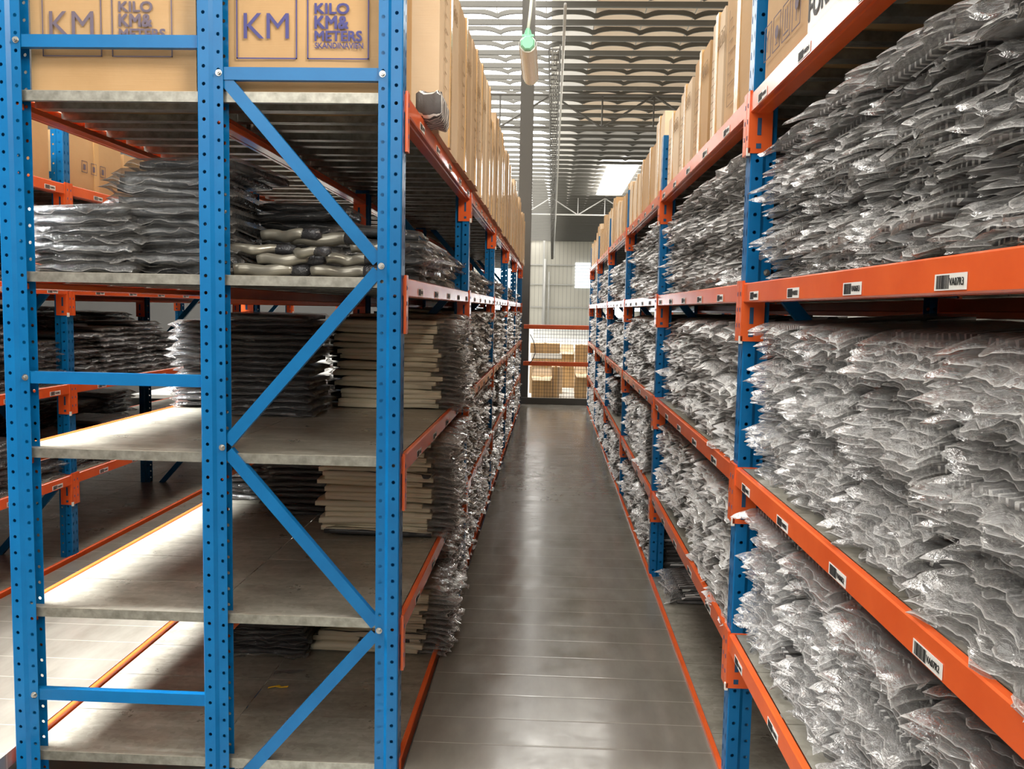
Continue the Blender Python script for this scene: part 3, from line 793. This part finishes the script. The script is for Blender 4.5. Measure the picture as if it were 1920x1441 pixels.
KG = Kind('grey', 'bagged_garment', [M_grey, M_greyplain, M_grey], .315, .40, .0175, dict(fr=.050, side=.009, amp=.008, droop=.016, ny=26), 9)
rng = random.Random(5)
LEVTXT = {'B': 'R3', 'C': 'R2', 'D': 'R1', 'E': 'base'}
def ordinal(i, n):
    if i == n-1: return 'topmost'
    if i == 0: return 'bottom'
    return WORDS[n-1-i] + ' from top'
def stackR(k, j, lv, n, ind=True, x=1.05, tilt=(.07,.14)):
    """stack j (0 = beside the bay's far post ...) on the right rack; bay k spans k*BAY..(k+1)*BAY"""
    yc = (k+1)*BAY - .262 - .385*j + rng.uniform(-.01,.01)
    z0 = (LV[lv] if lv != 'E' else -.036) - .001
    num = (4+j-5*(k+1)); 
    while num < 1: num += 10
    ax = rng.uniform(0, .03); z = z0; lean = rng.uniform(-.02,.02)
    avail = ({'E': .36, 'D': .41, 'C': .432, 'B': .385} if k < 0 else {'E': .39, 'D': .42, 'C': .445, 'B': .445})[lv]
    code = 'VA%02d%s' % (num, LEVTXT[lv])
    for i in range(n):
        pit = (avail-.01)/max(n, 23)
        f = i/max(n-1,1)
        ty = rng.uniform(*tilt)*(f**.5)                    # front edge hangs down
        dx = ax + rng.uniform(-.018,.018) + .02*math.sin(i*.7+j); dy = rng.uniform(-.014,.014) + lean*f
        z = z0 + i*pit
        sz = pit/.0175*.98; sxx = rng.uniform(1.0, 1.12) if (lv == 'B' and k == -1) else 1
        # rotated half a turn about z: local +x (front) points to -x, the aisle
        m = TM(x+dx, yc+dy, z + math.sin(ty)*.02 + .0, math.pi + rng.uniform(-.05,.05), rng.uniform(-.03,.03)*f, ty*.6, sxx, rng.uniform(.97,1.05), sz)
        lb = 'clear-bagged dark striped garment, %s in stack above shelf label %s' % (ordinal(i, n), code)
        KG.put(m, rng.randrange(9), lb, dist(x, yc, z) + (0 if k < 0 else 1.5), group='bagged striped garments on the right rack')
for k in range(-1, 5):
    for lv in 'BCDE':
        for j in range(5):
            if k == -1 and j > 3: continue
            if lv == 'E':
                if k < 0: continue
                if k == 0 and j > 0: continue
                if k == 0: n = 5
                else: n = 22
            elif lv == 'D' and k == 2 and j > 1: continue
            elif lv == 'D' and k == 1 and j > 3: continue
            else: n = 25 if k < 0 else 22 if k < 2 else 18
            if lv == 'B' and k == -1: n = 24
            stackR(k, j, lv, n)
print('grey', KG.flush(300, 'stacks of clear-bagged dark garments filling the right rack further down the aisle', None))

KC = Kind('cream', 'cream_garment', [M_cream, M_cream, M_cream, M_cream, M_creamz], .46, .34, .021, dict(fr=.085, side=.006, amp=.012, droop=.01, full=False), 6, .003, 'bagged garment')
KK = Kind('black', 'black_garment', [M_blackc], .34, .30, .026, dict(fr=.03, side=.02, amp=.010, droop=.004), 6, .004, 'bagged garment', filmmat=M_filmd)
# cream stacks on the left rack: aisle side half; slab width lies along x there
def stackC(yc, lv, n, kind, desc, x=-.07, shrink=1.0, t=.0205, wrap='folded cream garment', grp='cream garments on the left rack'):
    z0 = (LV[lv] if lv != 'E' else -.036) - .001
    for i in range(n):
        m = TM(x+rng.uniform(-.02,.03), yc+rng.uniform(-.012,.012), z0+i*t, rng.uniform(-.05,.05), rng.uniform(-.01,.01), rng.uniform(-.02,.03), 1.30*shrink, rng.uniform(.76,.80), t/.021*1.28)
        lb = '%s, %s of %s' % (wrap, ordinal(i, n), desc)
        kind.put(m, rng.randrange(6), lb, dist(x, yc, z0+i*t), group=grp)
LN = {'C': 'fourth', 'D': 'fifth', 'E': 'floor', 'B': 'third'}
stackC(1.45, 'C', 19, KC, 'the near cream stack on the middle shelf')
stackC(1.15, 'D', 20, KC, 'the near cream stack below the middle shelf')
stackC(1.07, 'E', 14, KC, 'the striped cream stack on the floor-level shelf')
# further stacks down the aisle
q = 0
for lv, ys, n in (('C', (1.80,), 20), ('D', (1.50, 1.83), 19), ('E', (1.42, 1.80), 17)):
    for yc in ys:
        stackC(yc, lv, n, KC, 'the %s cream stack behind, %s' % (WORDS[q], {'C':'middle shelf','D':'shelf below the middle','E':'floor-level shelf'}[lv]), x=-.125); q += 1
def black_stack(xc, yc, lv, n, t, desc, rz=-math.pi/2):
    z0 = (LV[lv] if lv != 'E' else -.036) - .001
    for i in range(n):
        m = TM(xc+rng.uniform(-.015,.015), yc-.14+rng.uniform(-.02,.02), z0+i*t, rz+rng.uniform(-.06,.06), rng.uniform(-.02,.02), rng.uniform(-.01,.03), 1, rng.uniform(.92,1.04), t/.026)
        KK.put(m, rng.randrange(6), 'shiny black bag, %s of %s' % (ordinal(i, n), desc), dist(xc, yc, z0), group='black bagged garments in the left rack')
black_stack(-.70, 1.05, 'C', 16, .0255, 'the black stack behind the middle post')
black_stack(-1.00, 1.28, 'C', 14, .0265, 'the left black stack on the middle shelf')
black_stack(-.42, 1.62, 'C', 15, .0265, 'the middle shelf stack beside the cream one')
black_stack(-.66, 1.42, 'D', 13, .0265, 'the black stack below the middle shelf')
black_stack(-1.00, 1.72, 'D', 12, .0265, 'the left black stack below the middle shelf')
black_stack(-.36, 1.62, 'D', 12, .0265, 'the inner black stack below the middle shelf')
black_stack(-.69, .98, 'E', 9, .026, 'the black stack on the floor-level shelf')
black_stack(-1.0, 1.7, 'E', 6, .026, 'the far black stack on the floor-level shelf')
# stacks seen far down the left rack: clear bags like those on the right
KL = Kind('pale', 'bagged_garment', [M_cream, M_cream, M_brownc], .345, .40, .019, dict(fr=.070, side=.022, amp=.015, droop=.012), 6, .003)
for k in range(1, 5):
    for lv in 'CDE':
        for j in range(5):
            if k == 2 and lv == 'D' and j in (1,2): continue
            yc = k*BAY + .28 + .392*j; z0 = (LV[lv] if lv != 'E' else -.036) - .001
            n = 21 if lv != 'E' else 19
            for i in range(n):
                m = TM(-.11+rng.uniform(-.02,.03), yc+rng.uniform(-.015,.015), z0+i*.0205, rng.uniform(-.05,.05), 0, rng.uniform(.0,.07), 1, 1.02, 1.07)
                KL.put(m, rng.randrange(6), 'clear-bagged beige garment, %s in the %s stack past the second post of the left rack, %s shelf' % (ordinal(i, n), WORDS[(k-1)*5+j], {'C':'middle','D':'lower','E':'floor'}[lv]), dist(0, yc, z0+i*.02), group='beige bagged garments far down the left rack')
print('cream', KC.flush(300, 'rest'), 'pale', KL.flush(0, 'stacks of clear-bagged beige garments filling the left rack further down the aisle'))

# dark bags on shelf B of the left rack
KB = Kind('dark', 'dark_bagged_garment', [M_bluegrey], .36, .42, .036, dict(fr=.03, side=.03, amp=.012, droop=.01), 6, .008, 'bagged garment', filmmat=M_filmd)
def pileB(xc, y0, n, t, desc, rz=-math.pi/2, sx=1.0, sy=1.0, jit=.02, kind=KB, lb='dark blue-grey bag', zoff=0, tilt=0.0):
    z0 = LV['B'] - .001 + zoff
    for i in range(n):
        m = TM(xc+rng.uniform(-jit,jit), y0+rng.uniform(-jit,jit), z0+i*t, rz+rng.uniform(-.14,.14), rng.uniform(-.05,.05)*min(i,3)/3, tilt+rng.uniform(-.03,.03), sx, sy*rng.uniform(.94,1.06), t/.036*1.12)
        kind.put(m, rng.randrange(6), '%s, %s in %s' % (lb, ordinal(i, n), desc), dist(xc, y0, z0), group='dark bagged garments on the third shelf')
pileB(-1.02, .12, 7, .029, 'the low pile at the outer left post', sy=.86)
pileB(-.74, .16, 12, .030, 'the tall pile just left of the middle post', sy=.90)
pileB(-.98, .56, 9, .030, 'the pile behind the low outer pile')
pileB(-.48, .55, 9, .030, 'the tall pile right of the middle post', sy=.8)
pileB(-.22, .62, 5, .030, 'the spread pile beside the right post', sy=1.0)
# long mounds continuing along the aisle side of shelf B
yy = .85; q = 0
while yy < 9.6:
    n = 6 if yy < 2.2 else 5
    pileB(-.10, yy, n, .030, 'the %s mound along the third shelf edge' % WORDS[q], rz=0.0, sx=1.0, sy=1.02, jit=.03, tilt=.08, lb='dark crumpled bag'); yy += .385; q += 1
print('dark', KB.flush(300, 'rest'))
# folded garments with rolled silvery cuffs lying on the shelf right of the middle post
def roll_mesh(L_, r, seed):
    rn = random.Random(seed); b = MB()
    pts = [(L_*(i/10-.5), .012*math.sin(i*.6+seed), r + .004*math.sin(i*.9)) for i in range(11)]
    b.tube(pts, [r*(.82+.18*math.sin(math.pi*min(1,max(0,i/10))))*rn.uniform(.92,1.06) for i in range(11)], 14)
    b2 = MB(); e = pts[-1]; b2.tube([(e[0]-.012,e[1],e[2]),(e[0]+.035,e[1],e[2]),(e[0]+.05,e[1]+.004,e[2]+.004)], [r*.95,r*1.05,r*.7], 12)
    return b.mesh('roll', [M_silver], smooth=True), b2.mesh('cuff', [M_blackc], smooth=True)
rolls = [(-.46,.14,.0,.19,.020,.05),(-.40,.14,.035,.17,.018,-.02),(-.50,.17,.07,.15,.016,.12),(-.30,.20,.10,.20,.022,-.25),(-.22,.13,.0,.17,.019,.04),
         (-.20,.14,.04,.13,.017,.10),(-.42,.22,.115,.17,.019,-.32),(-.13,.16,.075,.14,.018,-.1),(-.33,.12,.06,.12,.015,-.7)]
for i, (x, y_, z, l_, r, a) in enumerate(rolls):
    m1, m2 = roll_mesh(l_, r, i)
    o = link('rolled_garment', m1, None, (x, y_, LV['B']+z-.001), (0,0,a)); tag(o, 'silver-beige roll with dark end, %s from the middle post on its shelf' % WORDS[sorted(range(9), key=lambda q: rolls[q][0]).index(i)], 'bagged garment', 'rolled garments')
    link('dark_cuff', m2, o)
print('black', end=' ')
# rack beyond the second aisle: brown-grey bags
for lv, ns in (('B', 4), ('C', 11), ('D', 9)):
    z0 = LV[lv]-.001
    for j in range(10):
        yc = -.2 + j*.41
        if abs((yc+.02) % BAY) < .0: continue
        n = max(2, ns - (j*7 % 4))
        if lv == 'B': n = 2
        if lv == 'D' and j > 7: n = 3
        for i in range(n):
            m = TM(-2.22+rng.uniform(-.03,.02), yc+rng.uniform(-.015,.015), z0+i*.030, rng.uniform(-.08,.08), 0, rng.uniform(0,.07), .95, 1.05, .85)
            KB.items.append((dist(-2.22, yc, z0), m, rng.randrange(6), 'dark crumpled bag, %s in the %s stack of the rack beyond the second aisle, %s shelf' % (ordinal(i, n), WORDS[j], {'B':'third','C':'middle','D':'lower'}[lv]), 'bags on the rack beyond the second aisle')) if False else KK.put(m, rng.randrange(6), 'crumpled bag, %s, %s %s-shelf stack beyond the second aisle' % (ordinal(i, n), WORDS[j], {'B':'upper','C':'middle','D':'lower'}[lv]), dist(-2.2, yc, z0), group='bags on the rack beyond the second aisle')
for lv, ns in (('B', 10), ('C', 12), ('D', 9)):
    z0 = LV[lv]-.001
    for j in range(12):
        yc = -.6 + j*.41
        for i in range(ns - (j*5 % 3)):
            KK.put(TM(-2.85+rng.uniform(-.03,.02), yc+rng.uniform(-.015,.015), z0+i*.034, rng.uniform(-.08,.08), 0, rng.uniform(0,.07), 1.2, 1.12, 1.1), rng.randrange(6), 'crumpled bag, %s, %s inner %s-shelf stack beyond the second aisle' % (ordinal(i, 15), WORDS[j], {'B':'upper','C':'middle','D':'lower'}[lv]), 50+j, group='inner bags beyond the second aisle')
print('black', KK.flush(300, 'rest of the black bags deep inside the racks'))

# ------------------------------------------------------------------ single things
# crumpled scraps on the floor-level shelf
def scrap(name, pts, mat, loc, label, cat, seed=1, th=.002):
    rn = random.Random(seed); b = MB(); n = len(pts)
    top = [(x, y, th+rn.uniform(0,.006)) for x, y in pts]; bot = [(x, y, z-th) for x, y, z in top]
    b.add(top+bot, [tuple(range(n))] + [tuple(range(2*n-1, n-1, -1))] + [(i,n+i,n+(i+1)%n,(i+1)%n) for i in range(n)])
    o = link(name, b.mesh(name, [mat]), None, loc); return tag(o, label, cat)
scrap('tape_scrap', [(-.035,0),(-.01,.006),(.012,.0),(.034,.012),(.036,.02),(.012,.012),(0,.022),(-.012,.012),(-.036,.01)], M_yellow, (-.545,.521,-.036), 'small torn yellow scrap lying on the floor-level steel shelf', 'scrap')
scrap('plastic_scrap', [(-.05,0),(-.02,.02),(.01,.01),(.05,.03),(.06,.05),(.02,.05),(-.02,.045),(-.05,.03)], M_film, (-.55,.64,-.036), 'crumpled clear plastic scrap just behind the yellow scrap', 'scrap', 3)
# striped bag squeezed under the second carton of the left rack top
gv, gf = garment_arrays(77, .30, .08, .10, 8, 12, .01)
o = link('striped_bag', npmesh('striped_bag', gv, gf, [M_grey]), None, (.055, .47, ZA), (0,0,0), (1,.8,.9)); tag(o, 'dark striped plastic bag poking out under the carton above the orange beam', 'bag')

# tube lamp
b = MB(); b.tube([(0,0,0),(0,.74,0)], .048, 20)
for s_ in (-1,1): b.box(s_*.047-.004, s_*.047+.004, .0, .74, -.012, .012)
M_tube = nm('frosted_lamp_tube', (.92,.91,.87), .22); bump(M_tube, noise(M_tube, texco(M_tube,(60,8,60)), 2, 2), .5, .004)
lp = link('tube_lamp', None, None, (.258, 2.62, 2.885)); tag(lp, 'unlit tube lamp with a mint green end cap hanging from a pale cable', 'lamp')
link('lamp_tube', b.mesh('tube', [M_tube], smooth=False), lp)
b = MB(); b.tube([(0,-.03,0),(0,-.02,0),(0,.03,0)], [.034,.042,.046], 8); link('end_cap', b.mesh('cap', [M_green]), lp, (0,0,0), (0,math.radians(22.5),0))
b = MB(); b.tube([(0,.72,0),(0,.76,0)], [.050,.042], 8); link('end_cap', b.mesh('cap', [M_green]), lp)
b = MB(); b.tube([(0,.0,.04),(0,.0,.085)], .012, 8); b.box(-.035,.035,-.008,.008,.04,.052); b.tube([(-.02,0,.045),(-.012,0,.075),(0,0,.085)], .004, 6); b.tube([(.02,0,.045),(.012,0,.075),(0,0,.085)], .004, 6)
link('hanger', b.mesh('hanger', [M_green]), lp)
b = MB(); b.tube([(0,0,.08),(.01,.0,.16),(.016,.0,.24),(-.008,0,.40),(-.01,0,1.2),(0,0,3.9)], .009, 8); link('power_cable', b.mesh('cable', [M_cable], smooth=True), lp)
# cable tray under the roof
tr_ = link('cable_tray', None, None, (.30, 0, HC+4.0)); tag(tr_, 'dark ladder cable tray running along under the roof beside the column', 'cable tray')
b = MB()
for x in (0, .17): b.box(x-.012, x+.012, 11.2, 67, -.03, .03)
for i in range(187): b.box(0, .17, 11.3+i*.3, 11.33+i*.3, -.02, .0)
link('tray', b.mesh('tray', [M_steel]), tr_)
b = MB(); rn = random.Random(2)
for c in range(4):
    pts = []; x0 = .03+.035*c
    for i in range(95): pts.append((x0+.018*math.sin(i*.9+c), 11.5+i*.585, .0+.015+.010*math.cos(i*1.3+c*2)))
    b.tube(pts, .011, 5)
link('cables', b.mesh('cables', [M_steel2], smooth=True), tr_)
cp = link('conduit_pipe', None, None, (0,0,0)); tag(cp, 'pale conduit pipe running under the roof beside the cable tray and down the far wall', 'pipe')
b = MB(); b.tube([(.52,9.5,HC+4.05),(.52,66.5,HC+4.05)], .022, 8); b.tube([(-.15,67.3,HC+4.0),(-.15,67.3,-.8)], .09, 8); b.tube([(.18,67.3,HC+3),(.18,67.3,-.8)], .05, 8)
link('pipe', b.mesh('pipe', [M_steel2], smooth=True), cp)

# guard rail with wire mesh at the end of the aisle
gr = link('guard_rail', None, None, (0,10.58,0)); tag(gr, 'guard rail of two red-brown bars with black wire mesh at the end of the aisle', 'railing')
for z in (1.115, .565):
    b = MB(); b.box(.02, 1.12, 0, .04, z-.032, z+.032); link('rail', b.mesh('rail', [M_orange], bev=.004), gr)
b = MB()
for i in range(23): b.box(.18+i*.042-.002, .18+i*.042+.002, .05, .054, .05, 1.09)
for i in range(20): b.box(.16, 1.12, .054, .058, .07+i*.052-.002, .07+i*.052+.002)
link('wire_mesh', b.mesh('mesh', [M_wire]), gr)
b = MB(); b.tube([(.06,.0,1.0),(.10,-.02,.93),(.135,-.03,.83),(.14,-.03,.72),(.10,-.02,.62),(.05,0,.56)], .006, 6)
o = link('loose_cable', b.mesh('cable', [M_wire], smooth=True), None, (.06, 10.52, 0)); tag(o, 'black cable looping beside the dark column at the guard rail', 'cable')

# cartons stacked beyond the rail, on the lower floor
def open_flaps(o, w, d, h, mat):
    b = MB(); b.bar((-w/2,-d/2,h), (-w/2-.02,-d/2-.10,h+.03), .004, w*.0+.004)
    b = MB()
    b.add([(-w/2,-d/2,h),(w/2,-d/2,h),(w/2-.02,-d/2-.13,h-.05),(-w/2+.02,-d/2-.13,h-.05)], [(0,1,2,3)]); b.add([(-w/2,-d/2,h+.003),(w/2,-d/2,h+.003),(w/2-.02,-d/2-.13,h-.047),(-w/2+.02,-d/2-.13,h-.047)], [(3,2,1,0)])
    b.add([(-w/2,d/2,h),(w/2,d/2,h),(w/2-.02,d/2+.06,h+.11),(-w/2+.02,d/2+.06,h+.11)], [(0,1,2,3)]); b.add([(-w/2,d/2+.003,h),(w/2,d/2+.003,h),(w/2-.02,d/2+.063,h+.11),(-w/2+.02,d/2+.063,h+.11)], [(3,2,1,0)])
    link('flap', b.mesh('flap', [mat]), o)
F0 = -.046
far = [(.36,12.5,F0,.56,.40,.455,2,0,'wide lower carton at the back left beyond the guard rail'),(.36,12.5,F0+.455,.50,.40,.13,0,0,'thin carton under the white box beyond the guard rail'),
       (.335,12.5,F0+.685,.50,.38,.16,0,0,'long flat carton on top of the white box beyond the guard rail'),
       (.30,11.45,F0,.32,.34,.36,0,1,'open low carton at the front left beyond the guard rail'),(.52,11.75,F0,.13,.34,.50,2,0,'narrow upright carton left of the floor gap beyond the guard rail'),
       (.735,13.7,F0,.30,.40,.34,0,0,'lower carton of the middle stack beyond the guard rail'),(.735,13.7,F0+.34,.26,.36,.33,0,1,'open upper carton of the middle stack beyond the guard rail'),
       (.93,11.75,F0,.19,.34,.40,0,1,'open low carton at the right beyond the guard rail'),(.965,12.8,F0,.22,.36,.42,2,0,'lower carton of the rear right stack beyond the guard rail'),(.965,12.8,F0+.42,.21,.34,.40,0,0,'upper carton of the rear right stack beyond the guard rail'),
       (1.30,12.2,F0,.34,.40,.55,0,0,'carton at the far right beyond the guard rail, behind the rack end')]
wb = MB(); wb.box(-.26,.26,-.2,.2,0,.09); o = link('white_box', wb.mesh('white_box', [M_white], bev=.006), None, (.36,12.5,F0+.59)); tag(o, 'flat white box between two cartons beyond the guard rail', 'box')
for i, (x, y_, z, w_, d_, h_, mt, op, lb) in enumerate(far):
    o = carton(x, y_, z, w_, d_, h_, lb, 'y', mt, 0, seed=700+i)
    if op: open_flaps(o, w_, d_, h_, M_card[1])
